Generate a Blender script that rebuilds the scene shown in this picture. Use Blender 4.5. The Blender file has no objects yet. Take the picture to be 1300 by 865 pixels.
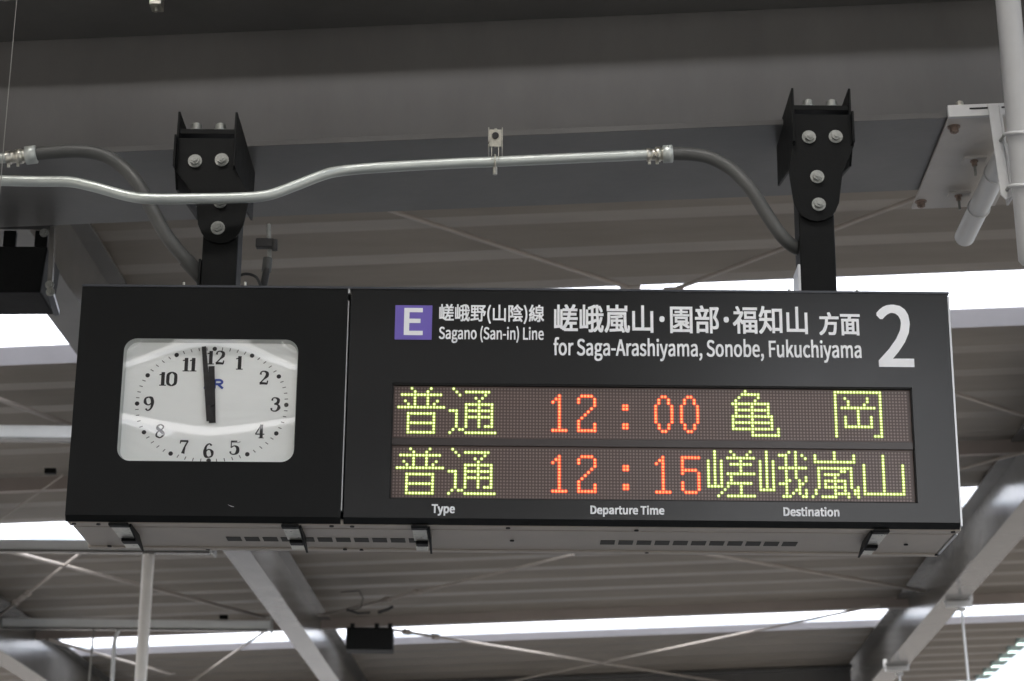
import bpy, bmesh, math, os, random
from mathutils import Vector, Matrix
random.seed(7)
SC = bpy.context.scene
COL = SC.collection

# ---------------------------------------------------------------- camera
FPX, TH, PS, RO = 2672.1, 0.316724, 0.00047, 0.00894      # focal in pixels of a 1300 px wide frame, pitch, yaw, roll
fw = Vector((math.sin(PS)*math.cos(TH), math.cos(PS)*math.cos(TH), math.sin(TH)))
rt = Vector((math.cos(PS), -math.sin(PS), 0)); up = rt.cross(fw)
CR = math.cos(RO)*rt + math.sin(RO)*up
CU = -math.sin(RO)*rt + math.cos(RO)*up
cam = bpy.data.cameras.new('camera'); co = bpy.data.objects.new('camera', cam); COL.objects.link(co)
co.matrix_world = Matrix(((CR.x, CU.x, -fw.x, 0), (CR.y, CU.y, -fw.y, 0), (CR.z, CU.z, -fw.z, 0), (0, 0, 0, 1)))
cam.sensor_width = 36; cam.lens = FPX/1300*36; cam.clip_start = .05; cam.clip_end = 3000
cam.dof.use_dof = True; cam.dof.focus_distance = 5.1; cam.dof.aperture_fstop = 8.0
SC.camera = co
# ---------------------------------------------------------------- sky, sun, exposure
W = bpy.data.worlds.new('World'); SC.world = W; W.use_nodes = True
nt = W.node_tree; bg = nt.nodes['Background']
sky = nt.nodes.new('ShaderNodeTexSky'); sky.sky_type = 'NISHITA'; sky.sun_disc = False
SUN_EL, SUN_AZ = math.radians(52), math.radians(200)
sky.sun_elevation = SUN_EL; sky.sun_rotation = SUN_AZ; sky.dust_density = 6; sky.air_density = 1.0; sky.ozone_density = 1
hs = nt.nodes.new('ShaderNodeHueSaturation'); hs.inputs['Saturation'].default_value = .6   # overcast: cloud takes the blue out
nt.links.new(sky.outputs[0], hs.inputs['Color']); nt.links.new(hs.outputs[0], bg.inputs[0]); bg.inputs[1].default_value = .15
sl = bpy.data.lights.new('sun', 'SUN'); sl.energy = 1.0; sl.angle = math.radians(15); sl.color = (1, .96, .9)
so = bpy.data.objects.new('sun', sl); COL.objects.link(so)
sd = Vector((math.sin(SUN_AZ)*math.cos(SUN_EL), math.cos(SUN_AZ)*math.cos(SUN_EL), math.sin(SUN_EL)))
so.rotation_euler = sd.to_track_quat('Z', 'Y').to_euler()
SC.view_settings.view_transform = 'Standard'; SC.view_settings.look = 'None'; SC.view_settings.gamma = 1
SC.view_settings.exposure = 1.9
SC.cycles.use_denoising = True; SC.cycles.max_bounces = 10; SC.cycles.diffuse_bounces = 6; SC.cycles.transparent_max_bounces = 12
SC.cycles.sample_clamp_indirect = 4

# ---------------------------------------------------------------- frames of reference
def ray(px, py):
    return CR*((px-650)/FPX) + CU*(-(py-432.5)/FPX) + fw
def at_y(px, py, y): d = ray(px, py); return d*(y/d.y)        # where a line of sight meets a vertical plane
def at_z(px, py, z): d = ray(px, py); return d*(z/d.z)        # ... or a level plane
PSI, TAU = .034, .040                                         # the canopy is turned 2 degrees and falls 2.3 degrees to the left
U = Vector((math.cos(PSI)*math.cos(TAU), -math.sin(PSI)*math.cos(TAU), math.sin(TAU)))
V = Vector((math.sin(PSI), math.cos(PSI), 0)); N = U.cross(V)
MR = Matrix((U, V, N)).transposed()
def RF(u, v, w): return U*u + V*v + N*w
def at_w(px, py, w): d = ray(px, py); return d*(w/d.dot(N))
def uvw(p): return Vector((p.dot(U), p.dot(V), p.dot(N)))

# ---------------------------------------------------------------- materials
def lin(c): return tuple(((v/255)/12.92 if v/255 <= .04045 else ((v/255+.055)/1.055)**2.4) for v in c)
def mat(name, col, rough=.5, metal=0, noise=.12, scale=6, bump=0, bscale=60, emit=None, es=1, spec=.5, coat=0, dirt=None, stretch=(1, 1, 1)):
    m = bpy.data.materials.new(name); m.use_nodes = True
    t = m.node_tree; b = t.nodes['Principled BSDF']
    b.inputs['Roughness'].default_value = rough; b.inputs['Metallic'].default_value = metal
    b.inputs['Specular IOR Level'].default_value = spec; b.inputs['Coat Weight'].default_value = coat
    if emit:
        b.inputs['Emission Color'].default_value = (*emit, 1); b.inputs['Emission Strength'].default_value = es
        b.inputs['Base Color'].default_value = (*col, 1)
        g = t.nodes.new('ShaderNodeNewGeometry'); n = t.nodes.new('ShaderNodeTexNoise'); n.inputs['Scale'].default_value = 110; n.inputs['Detail'].default_value = 1
        r = t.nodes.new('ShaderNodeMapRange'); r.inputs[1].default_value = .3; r.inputs[2].default_value = .7; r.inputs[3].default_value = es*.72; r.inputs[4].default_value = es*1.25   # each diode has its own strength
        t.links.new(g.outputs['Position'], n.inputs['Vector']); t.links.new(n.outputs[0], r.inputs[0]); t.links.new(r.outputs[0], b.inputs['Emission Strength'])
        return m
    g = t.nodes.new('ShaderNodeNewGeometry'); mp = t.nodes.new('ShaderNodeMapping'); mp.inputs['Scale'].default_value = stretch
    t.links.new(g.outputs['Position'], mp.inputs[0])
    n = t.nodes.new('ShaderNodeTexNoise'); n.inputs['Scale'].default_value = scale; n.inputs['Detail'].default_value = 6; n.inputs['Roughness'].default_value = .65
    t.links.new(mp.outputs[0], n.inputs['Vector'])
    r = t.nodes.new('ShaderNodeValToRGB'); r.color_ramp.elements[0].position = .3; r.color_ramp.elements[1].position = .72
    lo = tuple(c*(1-noise) for c in col) if dirt is None else dirt
    r.color_ramp.elements[0].color = (*lo, 1); r.color_ramp.elements[1].color = (*tuple(min(1, c*(1+noise)) for c in col), 1)
    t.links.new(n.outputs[0], r.inputs[0]); t.links.new(r.outputs[0], b.inputs['Base Color'])
    rr = t.nodes.new('ShaderNodeMapRange'); rr.inputs[3].default_value = max(.02, rough*.85); rr.inputs[4].default_value = min(1, rough*1.2)
    t.links.new(n.outputs[0], rr.inputs[0]); t.links.new(rr.outputs[0], b.inputs['Roughness'])
    if bump:
        n2 = t.nodes.new('ShaderNodeTexNoise'); n2.inputs['Scale'].default_value = bscale; n2.inputs['Detail'].default_value = 3
        t.links.new(mp.outputs[0], n2.inputs['Vector'])
        bp = t.nodes.new('ShaderNodeBump'); bp.inputs['Strength'].default_value = bump; bp.inputs['Distance'].default_value = .004
        t.links.new(n2.outputs[0], bp.inputs['Height']); t.links.new(bp.outputs[0], b.inputs['Normal'])
    return m
M = {}
M['deck'] = mat('deck_paint', (.262, .236, .202), .45, noise=.17, scale=1.5, stretch=(.4, 3, 1), bump=.1, bscale=20)
M['beam'] = mat('beam_paint', (.148, .145, .137), .20, spec=.33, noise=.10, scale=2.2, bump=.15, bscale=35)
M['crossbeam'] = mat('cross_beam_paint', (.126, .125, .121), .30, noise=.16, scale=2.6, stretch=(1, 1, .35), bump=.12, bscale=25)
M['purlin'] = mat('purlin_paint', (.36, .315, .285), .5, noise=.08, scale=2)
M['strut'] = mat('strut_paint', (.74, .77, .78), .4, noise=.06, scale=4)
M['rod'] = mat('rod_paint', (.37, .335, .30), .45, noise=.1, scale=8)
M['curb'] = mat('skylight_curb', (.40, .40, .43), .5, noise=.04)
M['black'] = mat('black_steel', (.0055, .006, .006), .5, spec=.12, noise=.2, scale=25, bump=.1, bscale=180, dirt=(.004, .0045, .0045))
M['face'] = mat('gloss_black_face', (.0045, .0052, .0052), .22, noise=.12, scale=5, bump=.02, bscale=12, spec=.42)
M['clockface'] = mat('satin_black_face', (.006, .0068, .0068), .33, noise=.12, scale=5, bump=.02, bscale=12, spec=.2)
M['trim'] = mat('aluminium_trim', (.52, .53, .54), .35, metal=.8, noise=.08, scale=30)
M['darktrim'] = mat('dark_trim', (.06, .065, .075), .35, metal=.3, noise=.1, scale=30)
M['under'] = mat('underside_steel', (.42, .38, .33), .42, metal=.25, noise=.09, scale=7, bump=.08, bscale=90)
M['gap'] = mat('dark_gap', (.01, .01, .01), .7, noise=.1)
M['slot'] = mat('slot_dark', (.045, .045, .04), .7, noise=.1)
M['galv'] = mat('galvanised_tube', (.53, .57, .545), .38, metal=.5, noise=.05, scale=9)
M['zinc'] = mat('zinc_fitting', (.60, .59, .52), .28, metal=.85, noise=.22, scale=60, bump=.15, bscale=160)
M['flex'] = mat('flexible_conduit', (.075, .078, .075), .5, noise=.1, scale=20)
M['bolt'] = mat('bolt_steel', (.30, .31, .29), .4, metal=.5, noise=.2, scale=90, bump=.2, bscale=300)
M['white'] = mat('white_paint', (.56, .57, .57), .38, noise=.05, scale=9, bump=.05, bscale=60)
M['polewhite'] = mat('pole_white', (.84, .83, .80), .4, noise=.05, scale=9)
M['plate'] = mat('mount_plate', (.52, .50, .47), .5, noise=.08, scale=9, bump=.1, bscale=60)
M['rust'] = mat('bolt_weathered', (.30, .23, .19), .5, metal=.4, noise=.3, scale=60)
M['print'] = mat('white_lettering', (.88, .90, .92), .5, noise=.02)
M['purple'] = mat('purple_square', lin((112, 96, 186)), .4, noise=.03)
M['dial'] = mat('dial_white', (.90, .93, .91), .5, noise=.02)
M['bezel'] = mat('dial_bezel', (.42, .44, .42), .4, noise=.05)
M['ink'] = mat('black_ink', (.014, .014, .016), .5, noise=.02)
M['tickink'] = mat('tick_ink', (.16, .16, .16), .5, noise=.02)
M['blue'] = mat('blue_ink', (.03, .07, .36), .5, noise=.02)
M['ledbase'] = mat('led_board', (.088, .058, .050), .35, noise=.05)
M['leddot'] = mat('led_unlit', (.205, .150, .134), .3, noise=.05, spec=.6)
M['divider'] = mat('led_divider', (.045, .036, .034), .3, noise=.05)
M['yel'] = mat('led_yellow_core', (.5, .6, .2), .4, emit=(.86, .87, .44), es=.36)
M['yelring'] = mat('led_yellow_ring', (.2, .3, .02), .4, emit=(.27, .40, .05), es=.19)
M['red'] = mat('led_orange_core', (.6, .3, .1), .4, emit=(1, .30, .12), es=.38)
M['redring'] = mat('led_orange_ring', (.4, .05, .02), .4, emit=(.90, .06, .018), es=.24)
M['teal'] = mat('foam_closure', (.42, .58, .55), .7, noise=.1)
M['concrete'] = mat('platform_concrete', (.20, .197, .190), .8, noise=.12, scale=1.5, bump=.3, bscale=30)
M['ballast'] = mat('ballast', (.12, .112, .10), .9, noise=.35, scale=9, bump=.8, bscale=14)
M['cable'] = mat('black_cable', (.03, .03, .03), .5, noise=.1)
M['wire'] = mat('steel_wire', (.30, .30, .28), .45, metal=.4, noise=.1)

def glassmat(name, ior=1.5, tint=(1, 1, 1), rough=.02):
    m = bpy.data.materials.new(name); m.use_nodes = True; t = m.node_tree; t.nodes.clear()
    o = t.nodes.new('ShaderNodeOutputMaterial'); mx = t.nodes.new('ShaderNodeMixShader'); tr = t.nodes.new('ShaderNodeBsdfTransparent')
    gl = t.nodes.new('ShaderNodeBsdfGlossy'); lw = t.nodes.new('ShaderNodeLayerWeight'); lw.inputs[0].default_value = .5
    pw = t.nodes.new('ShaderNodeMath'); pw.operation = 'POWER'; pw.inputs[1].default_value = 5; t.links.new(lw.outputs['Facing'], pw.inputs[0])
    fr = t.nodes.new('ShaderNodeMath'); fr.operation = 'MULTIPLY_ADD'; fr.inputs[1].default_value = .92; fr.inputs[2].default_value = .06; t.links.new(pw.outputs[0], fr.inputs[0])   # two faces of a thin pane
    tr.inputs[0].default_value = (*tint, 1); gl.inputs['Roughness'].default_value = rough
    t.links.new(fr.outputs[0], mx.inputs[0]); t.links.new(tr.outputs[0], mx.inputs[1]); t.links.new(gl.outputs[0], mx.inputs[2]); t.links.new(mx.outputs[0], o.inputs[0])
    return m
M['glass'] = glassmat('clock_glass', 1.5)
def panemat():
    m = bpy.data.materials.new('polycarbonate_pane'); m.use_nodes = True; t = m.node_tree; t.nodes.clear()
    o = t.nodes.new('ShaderNodeOutputMaterial'); mx = t.nodes.new('ShaderNodeMixShader'); mx.inputs[0].default_value = .35
    a = t.nodes.new('ShaderNodeBsdfTransparent'); b = t.nodes.new('ShaderNodeBsdfTranslucent')
    a.inputs[0].default_value = (.97, .98, 1, 1); b.inputs[0].default_value = (.92, .94, .97, 1)
    t.links.new(a.outputs[0], mx.inputs[1]); t.links.new(b.outputs[0], mx.inputs[2]); t.links.new(mx.outputs[0], o.inputs[0])
    return m
M['pane'] = panemat()

# ---------------------------------------------------------------- mesh helpers
def I(a, b, c): return Vector((a, b, c))
class MB:
    def __init__(s): s.v = []; s.f = []; s.sm = []
    def add(s, vs, fs, smooth=False):
        k = len(s.v); s.v += [Vector(p) for p in vs]; s.f += [tuple(i+k for i in f) for f in fs]; s.sm += [smooth]*len(fs); return s
    def box(s, a, b, T=I):
        x0, y0, z0 = a; x1, y1, z1 = b
        vs = [T(x, y, z) for z in (z0, z1) for y in (y0, y1) for x in (x0, x1)]
        return s.add(vs, [(0, 2, 3, 1), (4, 5, 7, 6), (0, 1, 5, 4), (2, 6, 7, 3), (0, 4, 6, 2), (1, 3, 7, 5)])
    def hexa(s, vs): return s.add(vs, [(0, 2, 3, 1), (4, 5, 7, 6), (0, 1, 5, 4), (2, 6, 7, 3), (0, 4, 6, 2), (1, 3, 7, 5)])
    def prism(s, poly, d):                                     # polygon (list of Vectors) pushed along d
        n = len(poly); d = Vector(d)
        return s.add(list(poly)+[p+d for p in poly], [tuple(range(n)), tuple(range(2*n-1, n-1, -1))]+[(i, i+n, (i+1) % n+n, (i+1) % n) for i in range(n)])
    def tube(s, pts, r, n=14, cap=True, ref=None):
        pts = [Vector(p) for p in pts]; rr = r if isinstance(r, (list, tuple)) else [r]*len(pts)
        t0 = (pts[1]-pts[0]).normalized(); a = Vector((0, 0, 1)) if abs(t0.z) < .9 else Vector((1, 0, 0))
        a = (a-t0*a.dot(t0)).normalized(); vs = []; fs = []
        for i, p in enumerate(pts):
            t = (pts[min(i+1, len(pts)-1)]-pts[max(i-1, 0)]).normalized(); a = (a-t*a.dot(t)).normalized(); b = t.cross(a)
            for k in range(n): vs.append(p+(a*math.cos(2*math.pi*k/n)+b*math.sin(2*math.pi*k/n))*rr[i])
        for i in range(len(pts)-1):
            for k in range(n): fs.append((i*n+k, i*n+(k+1) % n, (i+1)*n+(k+1) % n, (i+1)*n+k))
        s.add(vs, fs, True)
        if cap:
            s.add([vs[k] for k in range(n)], [tuple(reversed(range(n)))]); s.add([vs[(len(pts)-1)*n+k] for k in range(n)], [tuple(range(n))])
        return s
    def cyl(s, a, b, r, n=14): return s.tube([a, b], r, n)
    def build(s, name, m, parent=None, loc=None, bevel=0, tagd=None):
        me = bpy.data.meshes.new(name); loc = Vector(loc) if loc is not None else Vector((0, 0, 0))
        base = loc if parent is None else Vector(parent_loc(parent))
        org = sum(s.v, Vector())/len(s.v) if loc == Vector((0, 0, 0)) else loc
        me.from_pydata([tuple(p-org) for p in s.v], [], s.f)
        me.polygons.foreach_set('use_smooth', s.sm)
        bm = bmesh.new(); bm.from_mesh(me); bmesh.ops.recalc_face_normals(bm, faces=bm.faces); bm.to_mesh(me); bm.free()
        me.materials.append(M[m] if isinstance(m, str) else m)
        o = bpy.data.objects.new(name, me); COL.objects.link(o)
        if parent: o.parent = parent; o.location = org-parent_loc(parent)
        else: o.location = org
        if bevel:
            bv = o.modifiers.new('bevel', 'BEVEL'); bv.width = bevel; bv.segments = 2; bv.limit_method = 'ANGLE'; bv.angle_limit = math.radians(40)
        if tagd: tag(o, **tagd)
        return o
def parent_loc(o):
    p = Vector(o.location)
    while o.parent: o = o.parent; p += Vector(o.location)
    return p
def tag(o, label=None, cat=None, group=None, kind=None):
    if label: o['label'] = label
    if cat: o['category'] = cat
    if group: o['group'] = group
    if kind: o['kind'] = kind
    return o
def thing(name, label, cat, loc, group=None):
    o = bpy.data.objects.new(name, None); COL.objects.link(o); o.location = loc; o.empty_display_size = .1
    return tag(o, label, cat, group)
def smooth_path(pts, k=8):
    pts = [Vector(p) for p in pts]; out = []
    for i in range(len(pts)-1):
        p0 = pts[max(i-1, 0)]; p1 = pts[i]; p2 = pts[i+1]; p3 = pts[min(i+2, len(pts)-1)]
        for j in range(k):
            t = j/k; out.append(.5*((2*p1)+(p2-p0)*t+(2*p0-5*p1+4*p2-p3)*t*t+(3*p1-p0-3*p2+p3)*t**3))
    return out+[pts[-1]]
def hexbolt(base, d, r=.012, h=.009, parent=None, name='bolt', m='bolt', washer=True):
    base = Vector(base); d = Vector(d).normalized(); b = MB()
    if washer: b.cyl(base, base+d*.0025, r*1.45, 16)
    b.cyl(base+d*.0025, base+d*(.0025+h), r, 6); b.cyl(base+d*(.0025+h), base+d*(.006+h), r*.5, 8)
    return b.build(name, m, parent)

# ================================================================ LARGE STRUCTURE
# ground, tracks, platform (below the frame, but they light the canopy from below)
g = MB().add([(-900, -900, -2.8), (900, -900, -2.8), (900, 900, -2.8), (-900, 900, -2.8)], [(0, 1, 2, 3)]).build('ground', 'ballast'); tag(g, kind='structure')
g = MB().box((-7.5, -70, -2.8), (5.2, 80, -1.6)).build('platform', 'concrete'); tag(g, kind='structure')

# ---- canopy roof: deck with pressed ribs, skylight strips
H0, P = 3.6, .458
EAVE, LEFT = 4.60, -9.0
A0 = 10.12                                                    # first skylight in view
PER = 10*P
roof = thing('canopy_roof', 'ribbed grey-brown metal canopy roof over the sign with bright skylight strips', 'roof', RF(0, 14, H0))
def deck_mesh(u0, u1):
    pf = [(0, 0), (.012, .064), (.120, .064), (.330, .001), (P, 0)]         # steep side, upper flat, long slanted far side, lower flat
    vs = []; fs = []; n = len(pf); th = .004
    for u in (u0, u1):
        for (v, w) in pf: vs.append(MR @ Vector((u, v, w)))
        for (v, w) in pf: vs.append(MR @ Vector((u, v, w+th)))
    k = 2*n
    for i in range(n-1):
        fs += [(i, i+1, k+i+1, k+i), (n+i, k+n+i, k+n+i+1, n+i+1), (i, n+i, n+i+1, i+1), (k+i, k+i+1, k+n+i+1, k+n+i)]
    me = bpy.data.meshes.new('deck_panel'); me.from_pydata(vs, [], fs)
    bm = bmesh.new(); bm.from_mesh(me); bmesh.ops.recalc_face_normals(bm, faces=bm.faces); bm.to_mesh(me); bm.free()
    me.materials.append(M['deck']); return me
dm_full = deck_mesh(LEFT, EAVE); dm_back = deck_mesh(LEFT, 1.6)
strips = range(-8, 5)
for s in strips:
    vs0 = A0+s*PER-(0 if s >= 0 else 1.83 if s == -1 else 2.288)                     # unseen strips shifted to light the beam web and reflect in the clock glass
    nw = 2 if s not in (-1, -2) else 1                                   # pitches the strip is wide
    v0 = vs0+nw*P
    front = v0 > -3
    for k in range(13 if s == -1 else 10 if s == -2 else 8):
        o = bpy.data.objects.new('deck_panel', dm_full if front else dm_back); COL.objects.link(o); o.parent = roof; o.location = RF(0, v0+k*P, H0)-roof.location
    e = EAVE if front else 1.6
    # the far curb of this strip and its pane
    ch = .060 if s else .082
    c = MB().prism([RF(LEFT, vs0+nw*P-.004, H0+.001), RF(LEFT, vs0+nw*P-ch, H0+ch), RF(LEFT, vs0+nw*P-ch+.008, H0+ch+.007), RF(LEFT, vs0+nw*P+.006, H0+.012)], U*(e-LEFT))
    c.build('skylight_curb', 'curb', roof)
    MB().box((LEFT, vs0-.02, H0+.091), (e, vs0+nw*P-.04, H0+.096), RF).build('skylight_pane', 'pane', roof)
    if s == -1:                                                # added unseen sheets leave only a slot, dimming the cross beam and sign face
        MB().box((LEFT, vs0-.02, H0+.098), (-1.5, vs0+nw*P, H0+.104), RF).build('light_mask_sheet', 'deck', roof)
        MB().box((-1.499, vs0+.21, H0+.098), (EAVE, vs0+nw*P, H0+.104), RF).build('light_mask_sheet', 'deck', roof)
    if s == -2: MB().box((-1.7, vs0-.02, H0+.098), (1.6, vs0+nw*P, H0+.104), RF).build('light_mask_sheet', 'deck', roof)  # added unseen sheet keeps this strip's reflection off the display panel
# foam closures in the rib ends along the eave
cl = MB()
for s in range(1, 3):
    for k in range(8):
        v0 = A0+s*PER+2*P+k*P
        cl.prism([RF(EAVE-.03, v0+.006, H0+.002), RF(EAVE-.03, v0+.016, H0+.062), RF(EAVE-.03, v0+.120, H0+.062), RF(EAVE-.03, v0+.318, H0+.002)], U*.15)
tag(cl.build('rib_closure', 'teal', roof), kind='stuff')
g = MB().box((EAVE-.06, A0+PER-9, H0+.055), (EAVE-.02, 30, H0+.10), RF)

# added unseen block behind the viewer, keeping the sign's left reflections dark
t = thing('reflection_blocker', 'added dark grey block behind the viewer, darkening reflections in the sign', 'building', (-4.2, -12, -1.6))
MB().box((-8.6, -22, -1.6), (.2, -12, 2.75)).build('wall', 'crossbeam', t); MB().box((-6, -11.99, -1.6), (-4.9, -11.93, .6)).build('door', 'under', t)
MB().box((-3.8, -11.99, -.5), (-1.2, -11.95, .9)).build('window', 'gap', t); MB().box((-8.7, -22.1, 2.751), (.3, -11.9, 2.95)).build('fascia', 'beam', t)
# ---- rolled steel beams
def hbeam(name, label, a, b, T, wb, wt, half, tf, tw, m, along='v', group=None, recess=0):
    """a,b: start and end along the beam; c centre across"""
    c = label[1]; lab = label[0]
    th_ = thing(name, lab, 'steel beam', T((a+b)/2, c, wb) if along == 'u' else T(c, (a+b)/2, wb), 'steel cross beams' if along == 'u' else 'roof beams running along the platform')
    def bx(x0, x1, w0, w1, nm):
        o = MB().box((a, x0, w0), (b, x1, w1), T) if along == 'u' else MB().box((x0, a, w0), (x1, b, w1), T)
        return o.build(nm, m, th_, bevel=.0015)
    bx(c-half, c+half, wb, wb+tf, 'bottom_flange'); bx(c-tw/2, c+tw/2, wb+tf, wt-tf, 'web'); bx(c-half, c+half, wt-tf, wt, 'top_flange')
    return th_
WB = 3.15
bl = hbeam('roof_beam', ('grey steel roof beam running away below the clock end of the sign', -2.19), 6.0, 30, RF, WB, 3.595, .09, .014, .010, 'beam')
br = hbeam('roof_beam', ('grey steel roof beam with hanging clamps at the lower right', 3.09), -3, 30, RF, WB, 3.595, .11, .014, .010, 'beam')
b0 = hbeam('roof_beam', ('steel roof beam in the lower left corner beyond the white pole', uvw(at_w(20, 848, 3.15)).x), 6.0, 30, RF, WB, 3.595, .10, .014, .010, 'beam')
# big cross beam the sign hangs from: bottom flange placed by its edges
FV = 5.19                                                     # front edge of the lower flange
pf_ = uvw(at_y(640, 176, 5.21)); CB_W = pf_.z
FWD = .51
cb = hbeam('cross_beam', ('deep dark grey steel cross beam above the sign, brackets clamped to its flange', FV+FWD/2), -9, 5.6, RF, CB_W, CB_W+.485, FWD/2, .016, .014, 'crossbeam', 'u')
cb2 = hbeam('cross_beam', ('distant dark cross beam closing the roof bay at the bottom edge', 22.5), -5.2, 3.03, RF, 2.95, 3.58, .15, .016, .012, 'crossbeam', 'u')
# ---- purlins under the deck
for lab, v in (('light brown purlin under the roof right before the lowest skylight strip', 18.72), ('light brown purlin under the roof between the two skylight strips beside the sign', 13.43)):
    o = MB().box((-9, v, H0-.09), (EAVE-.1, v+.06, H0-.001), RF).build('roof_purlin', 'purlin'); tag(o, lab, 'purlin', 'purlins under the roof deck')

# ---- level struts between the beams on the left
def strut(y, px, py, label):
    p = at_z(px, py, y); e = p.x
    t = thing('roof_strut', label, 'strut', p, 'level struts between the roof beams')
    MB().box((-9, p.y, p.z-.0), (e, p.y+.09, p.z+.075)).build('tube', 'strut', t, bevel=.006)
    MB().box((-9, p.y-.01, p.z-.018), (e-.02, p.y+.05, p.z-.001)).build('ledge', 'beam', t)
    MB().box((e, p.y-.03, p.z-.02), (e+.012, p.y+.12, p.z+.12)).build('end_plate', 'white', t)
    return p
s1 = strut(3.22, 190, 557, 'grey square strut left of the clock halfway up the sign')
s2 = strut(3.22, 270, 700, 'grey square strut just under the clock end of the sign')
s3 = strut(3.22, 343, 799, 'grey square strut above the lowest skylight, ending at the left roof beam')

# ---- bracing rods under the deck
def rod(p0, p1, label, r=.013, w=3.46, tb=None, w2=None):
    r *= .82; a = at_w(*p0, w); b = at_w(*p1, w2 or w); t = thing('brace_rod', label, 'brace rod', (a+b)/2, 'diagonal brace rods under the roof')
    MB().cyl(a, b, r, 10).build('rod', 'rod', t)
    if tb is not None:
        d = (b-a).normalized(); c = a+(b-a)*tb; L = .19
        m = MB(); o1 = d.cross(N).normalized()*.024
        m.cyl(c-d*L+o1, c+d*L+o1, .008, 8).cyl(c-d*L-o1, c+d*L-o1, .008, 8).cyl(c-d*(L+.03), c-d*(L-.04), .027, 10).cyl(c+d*(L-.04), c+d*(L+.03), .027, 10)
        m.build('turnbuckle', 'rod', t)
    MB().box((-.05, -.03, -.004), (.05, .03, .004), lambda x, y, z: b+U*x+V*y+N*z).build('gusset', 'rod', t)
rod((480, 262), (800, 366), 'upper left brace rod falling right behind the sign top')
rod((1175, 247), (855, 368), 'upper brace rod rising right behind the right bracket')
rod((-15, 502), (93, 541), 'thick brace rod left of the clock, above the strut', .018)
rod((-20, 692), (336, 784), 'brace rod crossing behind the white pole towards the left beam', .019)
rod((108, 698), (-15, 792), 'brace rod with a turnbuckle left of the white pole', .014, tb=.62)
rod((60, 812), (216, 856), 'short brace rod below the lowest skylight at the left', .018)
rod((343, 797), (246, 864), 'brace rod running down left from the left beam over the skylight', .013)
rod((728, 704), (410, 781), 'brace rod with a turnbuckle under the middle of the sign', .013, tb=.66)
rod((830, 692), (1172, 750), 'brace rod under the right half of the sign ending at the right beam', .018)
rod((500, 800), (980, 876), 'brace rod running right from the black speaker', .016, tb=.06)
rod((1118, 768), (620, 871), 'brace rod crossing the lowest skylight towards the lower left', .013)
rod((1205, 497), (1320, 534), 'brace rod right of the sign, falling right', .015)
rod((1205, 599), (1330, 567), 'brace rod right of the sign, rising right to the beam', .012)
rod((80, 603), (-10, 668), 'thin reddish rod left of the clock above the middle skylight', .007)

# ================================================================ THE SIGN
YF = 4.947
X0, X1, Z0, Z1, D = -1.0695, 1.0905, 1.1562, 1.7527, .303
def S(px, py, y=YF): p = at_y(px, py, y); return p.x, p.z
SX = S(439, 515)[0]                                           # seam between the clock panel and the display panel
board = thing('departure_board', 'black hanging departure board with square clock at left and two LED rows', 'departure board', (0, YF, Z0))
def ring_panel(x0, x1, z0, z1, hole, y, th, bev, name, m):
    """front panel with a hole; lower edge chamfered back by bev"""
    bm = bmesh.new()
    outer = [(x0, z0+bev), (x1, z0+bev), (x1, z1), (x0, z1)]
    vo = [bm.verts.new((x, y, z)) for x, z in outer]; vh = [bm.verts.new((x, y, z)) for x, z in hole]
    es = [bm.edges.new((vo[i], vo[(i+1) % 4])) for i in range(4)]+[bm.edges.new((vh[i], vh[(i+1) % len(vh)])) for i in range(len(vh))]
    bmesh.ops.triangle_fill(bm, use_beauty=True, use_dissolve=False, edges=es)
    for f in list(bm.faces):
        c = f.calc_center_median()
        xs = [p[0] for p in hole]; zs = [p[1] for p in hole]
        if min(xs) < c.x < max(xs) and min(zs) < c.z < max(zs) and all(v in vh for v in f.verts) and point_in(c.x, c.z, hole): bm.faces.remove(f)
    r = bmesh.ops.extrude_face_region(bm, geom=list(bm.faces))
    bmesh.ops.translate(bm, verts=[v for v in r['geom'] if isinstance(v, bmesh.types.BMVert)], vec=(0, th, 0))
    bmesh.ops.recalc_face_normals(bm, faces=bm.faces)
    a = [bm.verts.new(p) for p in ((x0, y, z0+bev), (x1, y, z0+bev), (x1, y+bev*.75, z0), (x0, y+bev*.75, z0), (x0, y+bev*.75+.004, z0), (x1, y+bev*.75+.004, z0), (x0, y+th, z0+bev), (x1, y+th, z0+bev))]
    for q in ((0, 3, 2, 1), (3, 4, 5, 2)): bm.faces.new([a[i] for i in q])
    org = Vector(((x0+x1)/2, y, (z0+z1)/2)); bmesh.ops.translate(bm, verts=bm.verts, vec=-org)
    me = bpy.data.meshes.new(name); bm.to_mesh(me); bm.free(); me.materials.append(M[m])
    o = bpy.data.objects.new(name, me); COL.objects.link(o); o.parent = board; o.location = org-board.location
    return o
def point_in(x, z, poly):
    c = False; n = len(poly)
    for i in range(n):
        x1, z1 = poly[i]; x2, z2 = poly[(i+1) % n]
        if (z1 > z) != (z2 > z) and x < (x2-x1)*(z-z1)/(z2-z1)+x1: c = not c
    return c
def rrect(x0, x1, z0, z1, r, n=8):
    o = []
    for cx, cz, a0 in ((x1-r, z1-r, 0), (x0+r, z1-r, 90), (x0+r, z0+r, 180), (x1-r, z0+r, 270)):
        for i in range(n+1): a = math.radians(a0+90*i/n); o.append((cx+r*math.cos(a), cz+r*math.sin(a)))
    return o
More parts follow.
